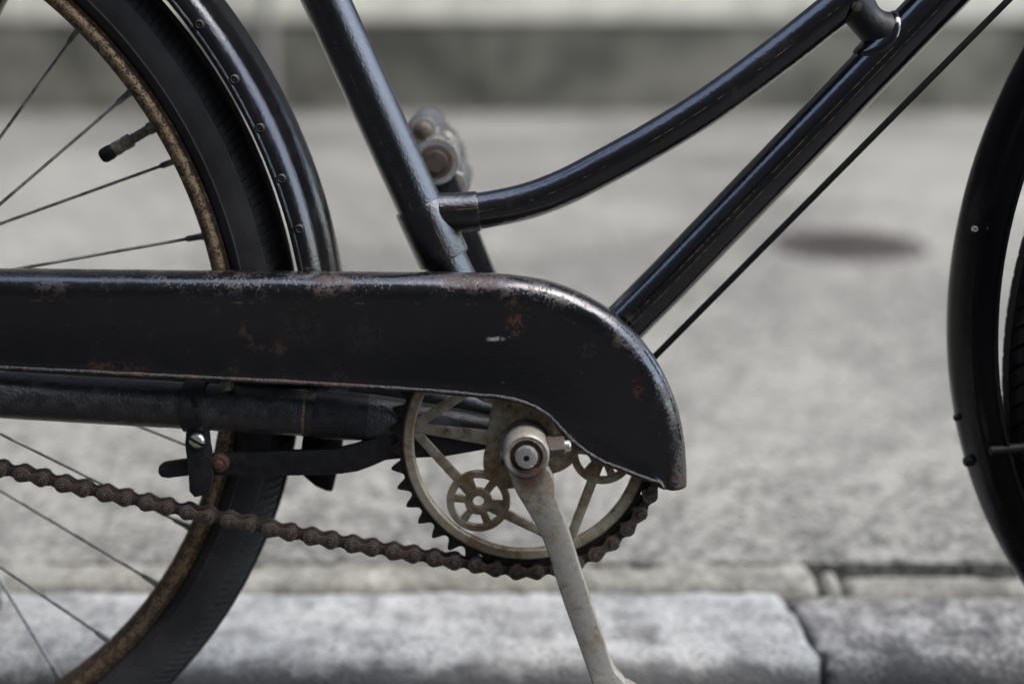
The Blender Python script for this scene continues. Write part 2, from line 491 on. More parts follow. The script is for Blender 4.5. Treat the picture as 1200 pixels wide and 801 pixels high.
def stone_mat(name, light, dark, thr, dirt_amt, warm=(.1, .095, .085, 1)):
    n = NT(name)
    big = n.noise(6, 5, .6); mid = n.noise(38, 6, .7); fin = n.noise(210, 4, .65)
    t = n.math('ADD', n.math('MULTIPLY', big, .25), n.math('ADD', n.math('MULTIPLY', mid, .4), n.math('MULTIPLY', fin, .35)))
    c = n.mix(n.ramp(t, thr - .09, thr + .09), light, dark)
    c = n.mix(n.math('MULTIPLY', n.ramp(fin, .55, .66), .45), c, warm)
    # splash dirt clinging low on the stone, ragged
    z = n.sep(n.co.outputs['Object'])[2]
    dz = n.math('ADD', z, n.math('MULTIPLY', n.math('SUBTRACT', n.noise(26, 5, .65), .5), .05))
    d = n.math('MULTIPLY', n.ramp(dz, KH + .003, KH - .014), dirt_amt)
    c = n.mix(d, c, n.mix(n.ramp(mid, .35, .65), (.035, .035, .038, 1), (.085, .082, .078, 1)))
    return n.done(c, .8, 0, n.bump(n.math('ADD', mid, fin), .7, .003))
def wall_mat():
    n = NT('mossy_dark_render')
    big = n.noise(2.6, 5, .6); mid = n.noise(9, 5, .7); fin = n.noise(60, 4, .6)
    t = n.math('ADD', n.math('MULTIPLY', big, .5), n.math('ADD', n.math('MULTIPLY', mid, .35), n.math('MULTIPLY', fin, .15)))
    c = n.mix(n.ramp(t, .40, .60), (.050, .047, .035, 1), (.190, .178, .138, 1))
    c = n.mix(n.math('MULTIPLY', n.ramp(mid, .55, .7), .4), c, (.055, .06, .03, 1))
    return n.done(c, .9, 0, n.bump(n.math('ADD', mid, fin), .5, .01))
M_ROAD, M_PAVE = road_mat(), pave_mat()
M_KERB_L = stone_mat('pale_kerb_stone', (.54, .53, .478, 1), (.24, .236, .214, 1), .53, .85, (.22, .21, .195, 1))
M_KERB_D = stone_mat('dark_kerb_stone', (.45, .435, .39, 1), (.060, .058, .053, 1), .50, .75, (.10, .095, .085, 1))
M_MORTAR = stone_mat('pale_mortar', (.38, .36, .295, 1), (.15, .14, .11, 1), .50, 0.0, (.24, .225, .18, 1))
M_WALL = wall_mat()
M_COPING = simple('pale_coping_concrete', (.57, .545, .44, 1), .85, 0, .25, 8, .3)
M_IRON = simple('rusty_iron_cover', (.060, .050, .044, 1), .65, .2, .35, 30, .5)
M_HOUSE = simple('dark_house_render', (.10, .095, .085, 1), .9, 0, .2, 3, .3)
M_GLASS = simple('dark_window_glass', (.02, .022, .025, 1), .08, 0, .2, 2, 0)
M_POST = simple('weathered_metal_post', (.20, .185, .165, 1), .6, .2, .2, 20)

road = MB().box(-60, 60, -60, 60, -.3, 0).build('road', M_ROAD, smooth=False)
tag(road, kind='structure')
pv = MB().box(-40, 40, y_strip + .004, y_wall + .25, .005, KH - .004).build('pavement', M_PAVE, smooth=False)
tag(pv, kind='structure')

def stone(name, x0, x1, y0, y1, z1, mat, parent, rf=.026, amp=.0022, seed=0, nx=240, rend=.005, z0=.002):
    """a kerb stone with a worn round front arris and rounded ends"""
    prof = [(y0, z0)]
    for k in range(5): prof.append((y0 + .0004 * k, z0 + (z1 - rf - z0) * (k + 1) / 5))
    for k in range(1, 11):
        a = R(90) * k / 10
        prof.append((y0 + .002 + rf * (1 - math.cos(a)), z1 - rf + rf * math.sin(a)))
    for k in range(1, 9): prof.append((y0 + .002 + rf + (y1 - y0 - rf - .008) * k / 8, z1))
    prof += [(y1 - .002, z1 - .002), (y1, z1 - .007), (y1, z0)]
    m = len(prof); cy, cz = (y0 + y1) / 2, z1 * .5
    vs, fs = [], []
    for i in range(nx):
        x = x0 + (x1 - x0) * i / (nx - 1)
        e = min(x - x0, x1 - x)
        k = 1 if e > rend else math.sqrt(max(0, 1 - (1 - e / rend) ** 2))
        sh = (1 - k) * rend * .9
        for (y, z) in prof:
            q = Vector((x * 18 + seed, y * 18, z * 18))
            q2 = Vector((x * 75 + seed, y * 75, z * 75))
            d = amp * noise.noise(q) + amp * .6 * noise.noise(q2)
            yy = y + d * .8 + (sh if y < cy else -sh)
            zz = z + (d - sh if z > .01 else 0)
            xe = x0 if x - x0 < x1 - x else x1
            near = max(0, 1 - e / .09) ** 2
            jog = .006 * noise.noise(Vector((xe * 9, y * 26, z * 12 + 4))) + .0055 * noise.noise(Vector((xe * 9, y * 70, z * 50))) + .003 * noise.noise(Vector((xe * 9, y * 190, z * 150))) + .16 * (y_front + .02 - y) * .5
            zz -= .004 * max(0, noise.noise(Vector((x * 60 + seed, y * 60, 2)))) * (1 if e < .012 else 0) * (1 if z > .03 else 0)
            vs.append((x + jog * near, yy, zz))
    for i in range(nx - 1):
        for j in range(m - 1):
            fs.append([i * m + j, i * m + j + 1, (i + 1) * m + j + 1, (i + 1) * m + j])
    fs.append(list(range(m))); fs.append([(nx - 1) * m + j for j in range(m)])
    return MB().add(vs, fs).build(name, mat, parent, auto=R(60))

kerb = tag(empty('kerb'), kind='structure')
M_KS = [M_KERB_D, M_KERB_L, M_KERB_L, M_KERB_D, M_KERB_L]
xs = [x_joint - 1.24, x_joint - .62, x_joint, x_joint + .62, x_joint + 1.24]
for i in range(4):
    stone('kerb_stone', xs[i] + .0026, xs[i + 1] - .0026, y_front - .018, y_joint - .003, KH - (.003 if i == 2 else 0),
          [M_KERB_L, M_KERB_L, M_KERB_D, M_KERB_L][i], kerb, seed=i * 13.1)
# dirt-filled joints below the stones
MB().box(xs[0], xs[-1], y_front + .004, y_strip + .003, .001, KH - .022).build('joint_bed', simple('joint_dirt', (.035, .033, .028, 1), .95), kerb, smooth=False)
# uneven mortar edging between kerb and pavement
def mortar(x0, x1, ya, yb, zt, seed, ragged=.010):
    nx = max(8, int((x1 - x0) / .004)); vs, fs = [], []
    P = 9
    for i in range(nx):
        x = x0 + (x1 - x0) * i / (nx - 1)
        e = min(x - x0, x1 - x)
        f = max(0, min(1, e / .006)) ** .5
        b = yb + ragged * noise.noise(Vector((x * 14 + seed, 1, 0))) + ragged * .5 * noise.noise(Vector((x * 50 + seed, 2, 0)))
        a = ya + .0022 * noise.noise(Vector((x * 30 + seed, 3, 0)))
        prof = [(a, .01), (a, zt - .010), (a + .003, zt - .003), (a + .009, zt), ((a + b) / 2, zt + .0015), (b - .009, zt), (b - .003, zt - .003), (b, zt - .010), (b, .01)]
        for y, z in prof:
            d = .0040 * noise.noise(Vector((x * 30 + seed, y * 40, 7))) + .0015 * noise.noise(Vector((x * 120 + seed, y * 120, 7)))
            vs.append((x, y, (z + d - (1 - f) * .006) if z > .02 else z))
    for i in range(nx - 1):
        for j in range(P - 1): fs.append([i * P + j, i * P + j + 1, (i + 1) * P + j + 1, (i + 1) * P + j])
    fs.append(list(range(P))); fs.append([(nx - 1) * P + j for j in range(P)])
    return MB().add(vs, fs).build('mortar_strip', M_MORTAR, kerb, auto=R(70))
xj2 = gnd(957, 672, KH).x
mortar(xs[0], xj2 - .003, y_joint + .003, y_strip - .002, KH + .001, 8.2)
mortar(xj2 + .005, gnd(982, 672, KH).x, y_joint + .006, y_strip - .010, KH - .003, 1.7, .003)
mortar(gnd(988, 672, KH).x, xs[-1], y_joint + .008, y_strip - .012, KH - .006, 6.6, .006)

# round iron cover set in the pavement
mc = gnd(995, 285, KH)
mr = (gnd(1085, 285, KH).x - gnd(905, 285, KH).x) / 2
cover = tag(empty('valve_cover', None, (mc.x, mc.y, KH - .004)), 'small round rusty iron cover set flush in the grey pavement', 'cover')
def disc(r0, r1, h, seg=48):
    b = MB().lathe([(max(r0, 1e-4), h), (r1 - .002, h), (r1, h - .002), (r1, -.01)], seg=seg)
    return b.xf(Matrix.Rotation(R(90), 4, 'X'))
disc(mr - .018, mr, .0022).build('frame', M_IRON, cover)
disc(0, mr - .021, .0032).build('lid', M_IRON, cover)
mbb = MB()
for i in range(-4, 5):
    for j in range(-4, 5):
        if math.hypot(i, j) * .02 < mr - .035: mbb.box(i * .02 - .006, i * .02 + .006, j * .02 - .006, j * .02 + .006, .0, .0052)
mbb.build('tread_pattern', M_IRON, cover, smooth=False)

# low dark wall with a pale coping, and what stands behind it
ztop = dep(600, -14, y_wall).z
zlip = dep(600, 24, y_wall).z - KH
wl = tag(empty('low_wall', None, (0, y_wall, KH)), 'low dark mossy wall with pale concrete coping along the back of the pavement', 'wall')
wb = [(-4.2, -2.1), (-2.1, -.1), (-.1, 1.9), (1.9, 4.0)]
h = ztop - KH
for a, b in wb:
    MB().box(a, b - .006, 0, .22, -.02, zlip - .001, .004).build('wall_block', M_WALL, wl, smooth=False)
for a, b in ((-4.2, -1.35), (-1.35, .82), (.82, 4.0)):
    MB().box(a, b - .008, -.012, .60, zlip, h, .006).build('coping_slab', M_COPING, wl, smooth=False)
pt = dep(318, 132, y_wall - .10)
post = tag(empty('slim_post', None, (pt.x, y_wall - .10, KH - .004)), 'slim weathered grey metal post standing against the low wall', 'post')
MB().tube([(0, 0, 0), (0, 0, 1.1)], .017, 16).build('shaft', M_POST, post)
MB().tube([(0, 0, 0), (0, 0, .012)], .035, 20).build('base_plate', M_POST, post)
MB().tube([(0, 0, 1.1), (0, 0, 1.112), (0, 0, 1.12)], [.019, .019, .008], 16).build('cap', M_POST, post)

def house(x0, x1, y0, y1, height, label, s):
    """a plain two-storey house whose street front looks along s"""
    hs_ = tag(empty('street_house', None, ((x0 + x1) / 2, y0 if s < 0 else y1, 0)), label, 'house')
    d = abs(y1 - y0); hw = (x1 - x0) / 2
    MB().box(-hw, hw, 0 if s < 0 else -d, d if s < 0 else 0, -.02, height).build('wall', M_HOUSE, hs_, smooth=False)
    MB().box(-hw - .3, hw + .3, -.3 if s < 0 else -d - .3, d + .3 if s < 0 else .3, height + .003, height + .18).build('roof', M_DULL, hs_, smooth=False)
    for zz in (1.0, 3.9, 6.6):
        if zz + 1.6 > height: continue
        for k in range(int(hw)):
            xx = -hw + 1.1 + k * 2.0
            if zz < 2 and k == int(hw) // 2:
                MB().box(xx - .5, xx + .5, -.05 if s < 0 else -.02, .02 if s < 0 else .05, .05, 2.15).build('door', M_DULL, hs_, smooth=False)
                continue
            f = MB().box(xx - .50, xx + .50, -.05 if s < 0 else -.02, .02 if s < 0 else .05, zz - .06, zz + 1.36).build('window', M_POST, hs_, smooth=False)
            MB().box(xx - .43, xx + .43, -.06 if s < 0 else -.01, .01 if s < 0 else .06, zz, zz + 1.3).build('pane', M_GLASS, f, smooth=False)
    return hs_
house(-14, HX1, y_wall + .62, y_wall + 6, 8.2, 'dark rendered house standing behind the low wall', -1)
house(-14, HX0, -9.5, -3.6, 8.6, 'dark rendered house on the other side of the lane', 1)

lh = tag(empty('street_house', None, (-12, 0, 0)), 'dark rendered house closing the far left end of the lane', 'house')
MB().box(-6, 0, -3.5, y_wall + .6, -.02, 7.2).build('wall', M_HOUSE, lh, smooth=False)
MB().box(-6.3, .3, -3.5, y_wall + .6, 7.203, 7.4).build('roof', M_DULL, lh, smooth=False)
for yy in (-2.2, .2, 2.6):
    for zz in (1.0, 3.9):
        f = MB().box(-.02, .05, yy - .5, yy + .5, zz - .06, zz + 1.36).build('window', M_POST, lh, smooth=False)
        MB().box(-.01, .06, yy - .43, yy + .43, zz, zz + 1.3).build('pane', M_GLASS, f, smooth=False)

# ================================================================== BICYCLE
bike = empty('bicycle')
bike.rotation_euler = (-LEAN, 0, 0)
tag(bike, 'old black step-through roadster bicycle with chain guard, parked beside the kerb', 'bicycle')
RX, FX = -.462, .642                       # axles
BBX, BBZ = SPX.x, SPX.z

# ---------------- wheels
def wheel(cx, phi0, N=340, hgt=.0007, gapf=.70):
    e = empty('wheel', bike, (cx, 0, WR))
    rimp = [(.2795, 0), (.2797, .006), (.2806, .0105), (.2826, .0138), (.2852, .0153), (.2878, .0153), (.2896, .0142), (.2902, .0134), (.2916, .0137), (.2924, .0130), (.2922, .0118), (.288, .0112), (.2850, 0)]
    prof = rimp + [(r, -y) for r, y in rimp[-2:0:-1]]
    MB().lathe(prof, seg=160, closed=True).build('rim', M_RIM, e)
    tp = [(.2900, .0100), (.2926, .0116), (.2948, .0142), (.2975, .0162), (.2990, .0172), (.2993, .0177), (.3000, .0177), (.3003, .0175), (.3050, .0186), (.3100, .0189), (.3140, .0183), (.3158, .0176), (.3161, .0171), (.3195, .0152), (.3232, .0117), (.3262, .006), (.3272, 0)]
    prof = tp + [(r, -y) for r, y in tp[-2::-1]]
    MB().lathe(prof, seg=192, closed=True).build('tyre', M_TYRE, e)
    tr = MB()
    for s in (1, -1):
        for i in range(N):
            a0 = 2 * math.pi * (i + (.5 if s < 0 else 0)) / N
            a1 = a0 + 2 * math.pi / N * gapf
            row = [(.3160, .0174), (.3195, .0154), (.3232, .0119), (.3258, .0078)]
            vs, fs = [], []
            for k, (r, y) in enumerate(row):
                off = 2 * math.pi / N * .25 * k
                for aa, rr in ((a0 + off, r - .002), (a0 + off, r + hgt), (a1 + off, r + hgt), (a1 + off, r - .002)):
                    vs.append((rr * math.cos(aa), s * y, rr * math.sin(aa)))
            for k in range(3):
                for q in range(3): fs.append([k * 4 + q, k * 4 + q + 1, k * 4 + q + 5, k * 4 + q + 4])
            fs += [[0, 1, 2, 3], [12, 13, 14, 15]]
            tr.add(vs, fs)
    for y in (-.0042, 0, .0042):
        tr.lathe([(.3255, y - .0016), (.3284, y - .0013), (.3284, y + .0013), (.3255, y + .0016)], seg=192)
    tr.build('tread', M_TYRE, e, smooth=False)
    hb = MB().lathe([(.0001, -.046), (.005, -.046), (.005, -.040), (.016, -.039), (.017, -.034), (.027, -.033), (.027, -.030), (.017, -.029), (.013, -.02), (.013, .02),
                     (.017, .029), (.027, .030), (.027, .033), (.017, .034), (.016, .039), (.005, .040), (.005, .046), (.0001, .046)], seg=32)
    hb.build('hub', M_NICKEL, e)
    for k in range(36):
        a = phi0 + 2 * math.pi * k / 36
        side = -1 if k % 2 == 0 else 1
        lead = 1 if (k // 2) % 2 == 0 else -1
        fa = a + lead * R(74)
        p0 = Vector((.0255 * math.cos(fa), side * .0315, .0255 * math.sin(fa)))
        p1 = Vector((.2815 * math.cos(a), side * .0035, .2815 * math.sin(a)))
        d = (p1 - p0).normalized()
        m = MB().tube([p0, p1 - d * .012], .00100, 8)
        m.tube([p1 - d * .0135, p1 - d * .012, p1 - d * .004, p1 - d * .003, p1], [.0011, .0019, .0021, .0026, .0026], 8)
        m.build('spoke', M_SPOKE, e)
    return e, phi0
pv_ = un(202, 185, -.004); WC = Vector((RX, 0, WR))
# spoke holes measured on the photograph's upper right quarter
angs = [math.atan2(un(x, y, 0).z - WR, un(x, y, 0).x - RX) for x, y in ((99, 45), (156.6, 111), (202, 185), (237, 264))]
ph = sum(a - R(-10) * 0 + R(10) * k for k, a in enumerate(angs)) / 4          # angle of the first of the four
rw, _ = wheel(RX, ph - R(10) * 3)
fw_, _ = wheel(FX, R(4), 160, .0022, .78)
va = ph - R(15)
vd = Vector((math.cos(va), 0, math.sin(va)))
vm = MB()
def rod(mb, o, d, a, b, ra, rb, seg=14):
    mb.tube([o + d * a, o + d * b], [ra, rb], seg)
rod(vm, Vector(), vd, .2815, .275, .0042, .0042, 6)
rod(vm, Vector(), vd, .276, .259, .0031, .0031)
rod(vm, Vector(), vd, .262, .257, .0044, .0044)
rod(vm, Vector(), vd, .2565, .2505, .0040, .0046)
rod(vm, Vector(), vd, .2515, .2490, .0036, .0036)
va_o = vm.build('valve', M_BRASS, rw)
cp = MB(); cp.tube([vd * .2492, vd * .2470, vd * .2425, vd * .2405, vd * .2398], [.0042, .0047, .0047, .0036, .0015], 14)
cp.build('valve_cap', M_ROD, rw)

# ---------------- mudguards
FPROF = [(.3362, -.0240), (.3358, -.0268), (.3368, -.0290), (.3384, -.0292), (.3394, -.0276), (.3404, -.0278), (.3440, -.0264), (.3475, -.0244), (.3497, -.0222), (.3508, -.0202),
         (.3535, -.0160), (.3562, -.0110), (.3583, -.0055), (.3590, 0)]
FPROF = FPROF + [(r, -y) for r, y in FPROF[-2::-1]]
def mudguard(cx, a_start, a_end, radj=lambda a: 0, cut=0.0, seg=120, mat=None):
    m = len(FPROF); vs, fs, uv = [], [], []
    for i in range(seg + 1):
        for r, y in FPROF:
            s0 = a_start + cut * (.359 - r)
            a = s0 + (a_end - s0) * i / seg
            rr = r + radj(a)
            vs.append((cx + rr * math.cos(a), y, WR + rr * math.sin(a)))
    for i in range(seg):
        for j in range(m - 1):
            fs.append([i * m + j, (i + 1) * m + j, (i + 1) * m + j + 1, i * m + j + 1])
            uv.append([(i * .005, j / m), (i * .005 + .005, j / m), (i * .005 + .005, (j + 1) / m), (i * .005, (j + 1) / m)])
    o = MB().add(vs, fs, uv).build('mudguard', mat or M_FENDER, bike)
    so = o.modifiers.new('thickness', 'SOLIDIFY'); so.thickness = .0009; so.offset = -1
    return o
e0 = un(392, 574, 0)
a_low = math.atan2(e0.z - WR, e0.x - RX)
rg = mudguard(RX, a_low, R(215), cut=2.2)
for x, y in ((234, 29), (275, 93), (305, 150), (330, 209), (351, 268)):
    p = un(x, y, -.0264)
    MB().lathe([(.0001, -.0016), (.0009, -.0016), (.0013, -.0008), (.0020, -.0020), (.0027, -.0013), (.0030, 0), (.0030, .002)], (p.x, p.z), 16).xf(Matrix.Translation((0, p.y, 0))).build('rivet', M_RIVET, rg)
# front: the photograph's outline tightens towards its lower end
ffp = [(1200, 60), (1156, 149), (1130.6, 230), (1113.7, 323), (1110.5, 400), (1117.5, 486), (1136, 550), (1166, 621), (1196, 685)]
tab = sorted((math.atan2(un(x, y, 0).z - WR, un(x, y, 0).x - FX) % (2 * math.pi), math.hypot(un(x, y, 0).z - WR, un(x, y, 0).x - FX)) for x, y in ffp)
import numpy as np
co = np.polyfit([t[0] - math.pi for t in tab], [t[1] - .359 for t in tab], 2)
def fadj(a):
    t = max(-.6, min(.62, a - math.pi))
    return float(np.polyval(co, t))
fg = mudguard(FX, R(40), R(222), radj=fadj, mat=M_FENDER_F)
for (x, y, rr, yy) in ((1119, 489, .0022, -.004), (1133, 540, .0034, -.008)):
    p = un(x + 3, y, yy); dv = (Vector((p.x - FX, 0, p.z - WR))).normalized()
    b = MB(); b.tube([p - dv * .004, p + dv * rr * .6, p + dv * rr, p + dv * rr * 1.2], [rr, rr, rr * .8, rr * .3], 14)
    b.build('bolt', M_DULL, fg)
p = un(1142.5, 268, -.025)
MB().lathe([(.0006, -.001), (.0017, -.001), (.0019, .001)], (p.x, p.z), 14).xf(Matrix.Translation((0, p.y, 0))).build('rivet', M_NICKEL, fg)
for yy, px, py in ((-.027, 1176, 527), (.027, 1172, 506)):
    s = un(px - 8, py, yy); hub = Vector((FX, yy * 1.5, WR + .0))
    s2 = un(px + 60, py - 6, yy)
    d = (s2 - s).normalized()
    MB().tube([s - d * .004, s, s2, hub], .0031, 10).build('mudguard_stay', M_ROD, bike)
for yy in (-.027, .027):
    MB().tube([Vector((RX + .343 * math.cos(R(165)), yy, WR + .343 * math.sin(R(165)))), Vector((RX, yy * 1.6, WR))], .003, 8).build('mudguard_stay', M_ROD, bike)

# ---------------- frame
frame = empty('frame', bike)
BB = Vector((BBX, 0, BBZ))
stt = un(382, 0, 0); st_d = (stt - un(526, 316, 0)).normalized()
def on_seat(py):
    a, b = un(382, 0, 0), un(526, 316, 0)
    t = py / 316
    return a.lerp(b, t)
seat_top = stt + st_d * .225
MB().tube([BB, on_seat(320), on_seat(160), stt, seat_top], .0143, 40).build('seat_tube', M_SEAT, frame)
la, lb = un(492, 240, 0), un(524, 303, 0)
la, lb = on_seat(238), on_seat(303)
d = (lb - la).normalized()
MB().tube([la - d * .0002, la, la + d * .0012, lb - d * .0015, lb, lb + d * .0001], [.0144, .0158, .0163, .0166, .0162, .0144], 40).build('seat_lug', M_SEAT, frame)
cpts = [un(505, 249, 0), un(540, 249, 0), un(575, 245, 0), un(620, 235, 0), un(662, 219, 0), un(705, 197, 0), un(765, 164, 0), un(828, 125, 0), un(900, 73, 0), un(975, 14, 0), un(1060, -58, 0), un(1190, -175, 0), un(1330, -300, 0)]
HT = un(1360, -330, 0)
cp_ = spline(cpts, 70)
MB().tube(cp_, .0113, 36).build('curved_top_tube', M_CURVE, frame)
ls = spline(cpts[:4], 40)
s_in = [q for q in ls if q.x < un(563, 247, 0).x]
rr = [.0125] * len(s_in); rr[-1] = .0123
s_in.append(s_in[-1] + (s_in[-1] - s_in[-2]).normalized() * .0004); rr.append(.0114)
MB().tube(s_in, rr, 36).build('tube_socket', M_SEAT, frame)
dt0, dt1 = un(782, 329, 0), un(1099.5, 0, 0)
dd = (dt1 - dt0).normalized()
dt_top = dt0 + dd * .52
MB().tube([BB, dt0, dt1, dt_top], .0143, 40).build('down_tube', M_FRAME, frame)
# bridging lug between the two tubes
b0, b1 = un(1004, -6, 0), un(1040, 52, 0)
top_c = min(cp_, key=lambda q: (q - un(993, 0, 0)).length)
bd = (b1 - b0).normalized()
dn = un(1050, 51, 0)
MB().tube(spline([top_c + Vector((.003, 0, -.002)), un(1004, 8, 0), un(1014, 22, 0), un(1026, 33, 0), un(1040, 42, 0)], 14),
          [.0135, .0128, .0120, .0114, .011, .0106, .0103, .0103, .0105, .011, .012, .0128, .0132, .0130], 28).build('bridge_lug', M_DULL, frame)
sd = MB(); c_ = un(1043, 58, 0); sn = Vector((-dd.z, 0, dd.x))
vs, fs = [], []
for i in range(13):
    rr_ = i / 12
    for k in range(32):
        a = 2 * math.pi * k / 32
        al, an = .0185 * rr_ * math.cos(a), R(78) * rr_ * math.sin(a)
        R_ = .0160 if i < 11 else (.0154 if i == 11 else .0138)
        vs.append(c_ + dd * al + sn * (R_ * math.cos(an)) - Vector((0, 1, 0)) * (R_ * math.sin(an)))
for i in range(12):
    for k in range(32): fs.append([i * 32 + k, i * 32 + (k + 1) % 32, (i + 1) * 32 + (k + 1) % 32, (i + 1) * 32 + k])
sd.add(vs, fs).build('bridge_saddle', M_FRAME, frame)
MB().tube([un(1004, 8, -.0112), un(1004, 8, -.0128), un(1004, 8, -.0132)], [.003, .003, .0015], 12).build('bridge_screw', M_BOLT, frame)
# bottom bracket, chain stays, seat stays
MB().lathe([(.0001, -.036), (.0165, -.036), (.0175, -.034), (.0205, -.0335), (.0210, -.031), (.0210, .031), (.0205, .0335), (.0175, .034), (.0165, .036), (.0001, .036)], (BBX, BBZ), 40).build('bottom_bracket', M_DULL, frame)
axl = Vector((RX, -.058, WR))
for s in (-1, 1):
    y = s * .036
    pts = [Vector((RX + .01, s * .056, WR - .002)), un(-120, 452, s * .050) if s < 0 else Vector((RX + .1, .05, WR - .02)), un(0, 462, -.045), un(200, 474, -.040), un(350, 483, -.037), un(420, 488, -.034), un(480, 493, -.030), un(560, 502, -.022), un(606, 512, -.016)]
    if s > 0: pts = [Vector((q.x, -q.y if q.y < 0 else q.y, q.z)) for q in pts]
    sp_ = spline(pts, 60)
    rad = []
    for q in sp_:
        t = (q.x - RX) / (BBX - RX)
        rad.append(.010 + .0043 * min(1, t * 3) if t < .80 else .0143 - .005 * min(1, (t - .80) / .15))
    MB().tube(sp_, rad, 30).build('chain_stay', M_STAY, frame)
    if s < 0:
        seg_ = [q for q in sp_ if un(353, 0, -.037).x < q.x < un(460, 0, -.034).x]
        MB().tube(seg_, [.0152 - .0026 * (i / (len(seg_) - 1)) ** 2 for i in range(len(seg_))], 30).build('stay_socket', M_DULL, frame)
        i0 = min(range(len(sp_)), key=lambda i: abs(sp_[i].x - un(354, 480, -.037).x))
        tdir = (sp_[i0 + 1] - sp_[i0]).normalized()
        MB().tube([sp_[i0] - tdir * .0008, sp_[i0] + tdir * .0008], .01442, 30, False).build('gold_band', M_GOLDL, frame)
    top = stt + st_d * .215 + Vector((0, s * .017, 0))
    MB().tube([Vector((RX, s * .058, WR)), top], [.0075, .0075], 16).build('seat_stay', M_FRAME, frame)
    MB().lathe([(.0001, -.004), (.016, -.003), (.016, .003), (.0001, .004)], (RX, WR), 20).xf(Matrix.Translation((0, s * .060, 0))).build('axle_nut', M_BOLT, frame)
# head, fork, handlebar, saddle above the picture
head0, head1 = Vector((.492, 0, .705)), Vector((.437, 0, .845))
MB().tube([head0, head1], .018, 28).build('head_tube', M_FRAME, frame)
fork = empty('fork', bike)
MB().tube([head0 + Vector((0, -.034, -.012)), head0 + Vector((0, 0, -.006)), head0 + Vector((0, .034, -.012))], .012, 16).build('fork_crown', M_FRAME, fork)
for s in (-1, 1):
    MB().tube(spline([head0 + Vector((0, s * .034, -.012)), Vector((.555, s * .040, .55)), Vector((.60, s * .045, .42)), Vector((FX, s * .049, WR))], 14), [.0115 - .0004 * i for i in range(14)], 16).build('fork_blade', M_FRAME, fork)
hbar = empty('handlebar', bike)
MB().tube([head1, head1 + Vector((-.03, 0, .08))], .011, 16).build('stem', M_NICKEL, hbar)
hc = head1 + Vector((-.03, 0, .08))
for s in (-1, 1):
    MB().tube(spline([hc, hc + Vector((.03, s * .12, .0)), hc + Vector((-.03, s * .26, .03)), hc + Vector((-.17, s * .29, .02))], 20), .011, 14).build('bar', M_NICKEL, hbar)
    MB().tube([hc + Vector((-.13, s * .283, .022)), hc + Vector((-.25, s * .30, .012))], .016, 16).build('grip', M_ROD, hbar)
sad = empty('saddle', bike)
MB().tube([seat_top, seat_top + st_d * .09], .0125, 20).build('seat_post', M_NICKEL, sad)
sc_ = seat_top + st_d * .10
vs, fs = [], []
for i in range(15):
    t = i / 14; x = sc_.x - .14 + .27 * t
    hw = .095 * (1 - t) ** 1.2 * min(1, (t + .05) * 6) ** .5 + .022
    for j in range(11):
        u = j / 5 - 1
        vs.append((x, u * hw, sc_.z + .035 - .035 * u * u + .02 * (1 - t) ** 2))
for i in range(14):
    for j in range(10): fs.append([i * 11 + j, i * 11 + j + 1, (i + 1) * 11 + j + 1, (i + 1) * 11 + j])
so = MB().add(vs, fs).build('seat', M_LEATHER, sad)
so.modifiers.new('thickness', 'SOLIDIFY').thickness = .005
# stand on the far side, behind the picture's edge
MB().tube([Vector((RX + .02, .055, WR - .03)), Vector((RX + .06, .14, .12)), Vector((RX + .06, .165, .012))], .008, 12).build('side_stand', M_ROD, bike)
# brake rod under the down tube
r0, r1 = un(770, 415, -.010), un(1182, 0, -.010)
rd = (r1 - r0).normalized()
MB().tube([un(640, 545, .004), r0, r1, r1 + rd * .27], .0021, 12).build('brake_rod', M_ROD, bike)

# ---------------- rear brake clamp and lever under the chain stay
clamp = empty('brake_clamp', bike)
c0 = un(230, 476, -.0395)
cd = Vector((1, 0, -.03)).normalized()
MB().tube([c0 - cd * .0068, c0 - cd * .0066, c0 + cd * .0066, c0 + cd * .0068], [.0140, .0158, .0158, .0140], 32).build('strap', M_DULL, clamp)
sl = [un(x, y, -.0545) for x, y in ((226, 468), (228, 463.5), (231, 463.5), (233, 468), (233.5, 488), (232, 493), (229, 493), (226.5, 488))]
MB().prism([(q.x, q.z) for q in sl], -.0549, -.050, .0004).build('slot', M_ROD, clamp)
br = [un(x, y, -.048) for x, y in ((219, 496), (244, 496), (246, 520), (248, 530), (250, 556), (246, 579), (228, 582), (222, 575), (221, 555), (217, 520))]
MB().prism([(q.x, q.z) for q in br], -.0490, -.0440, .0008).build('bracket', M_DULL, clamp)
pb = un(231, 516, -.049)
MB().lathe([(.0001, -.0026), (.0030, -.0024), (.0046, -.0012), (.0050, 0), (.0050, .003)], (pb.x, pb.z), 20).xf(Matrix.Translation((0, -.049, 0))).build('screw_head', M_NICKEL, clamp)
MB().box(-.0052, .0052, -.0022, .0022, -.0007, .0007).xf(Matrix.Translation((pb.x, -.0499, pb.z)) @ Matrix.Rotation(R(28), 4, 'Y')).build('screw_slot', M_ROD, clamp)
lev = [(186, 550), (187, 545), (192, 541.5), (200, 540), (222, 537), (250, 531), (300, 528.5), (350, 527), (395, 524.5), (415, 520), (440, 512), (470, 506), (520, 504), (580, 506), (586, 522), (560, 527), (520, 534), (470, 536), (452, 538), (436, 545), (420, 551), (400, 554), (350, 556), (300, 556.5), (250, 556), (222, 556), (198, 559), (190, 558), (186.5, 554)]
MB().prism([(un(x, y, -.0415).x, un(x, y, -.0415).z) for x, y in lev], -.0436, -.0385, .0008).build('brake_lever', M_DULL, clamp)
pb = un(256.5, 543.5, -.047)
MB().lathe([(.0001, -.0058), (.0022, -.0056), (.0026, -.0050), (.0027, -.0036), (.0050, -.0034), (.0056, -.0020), (.0060, 0), (.0060, .003)], (pb.x, pb.z), 24).xf(Matrix.Translation((0, -.0440, 0))).build('pivot_bolt', M_PIVOT, clamp)
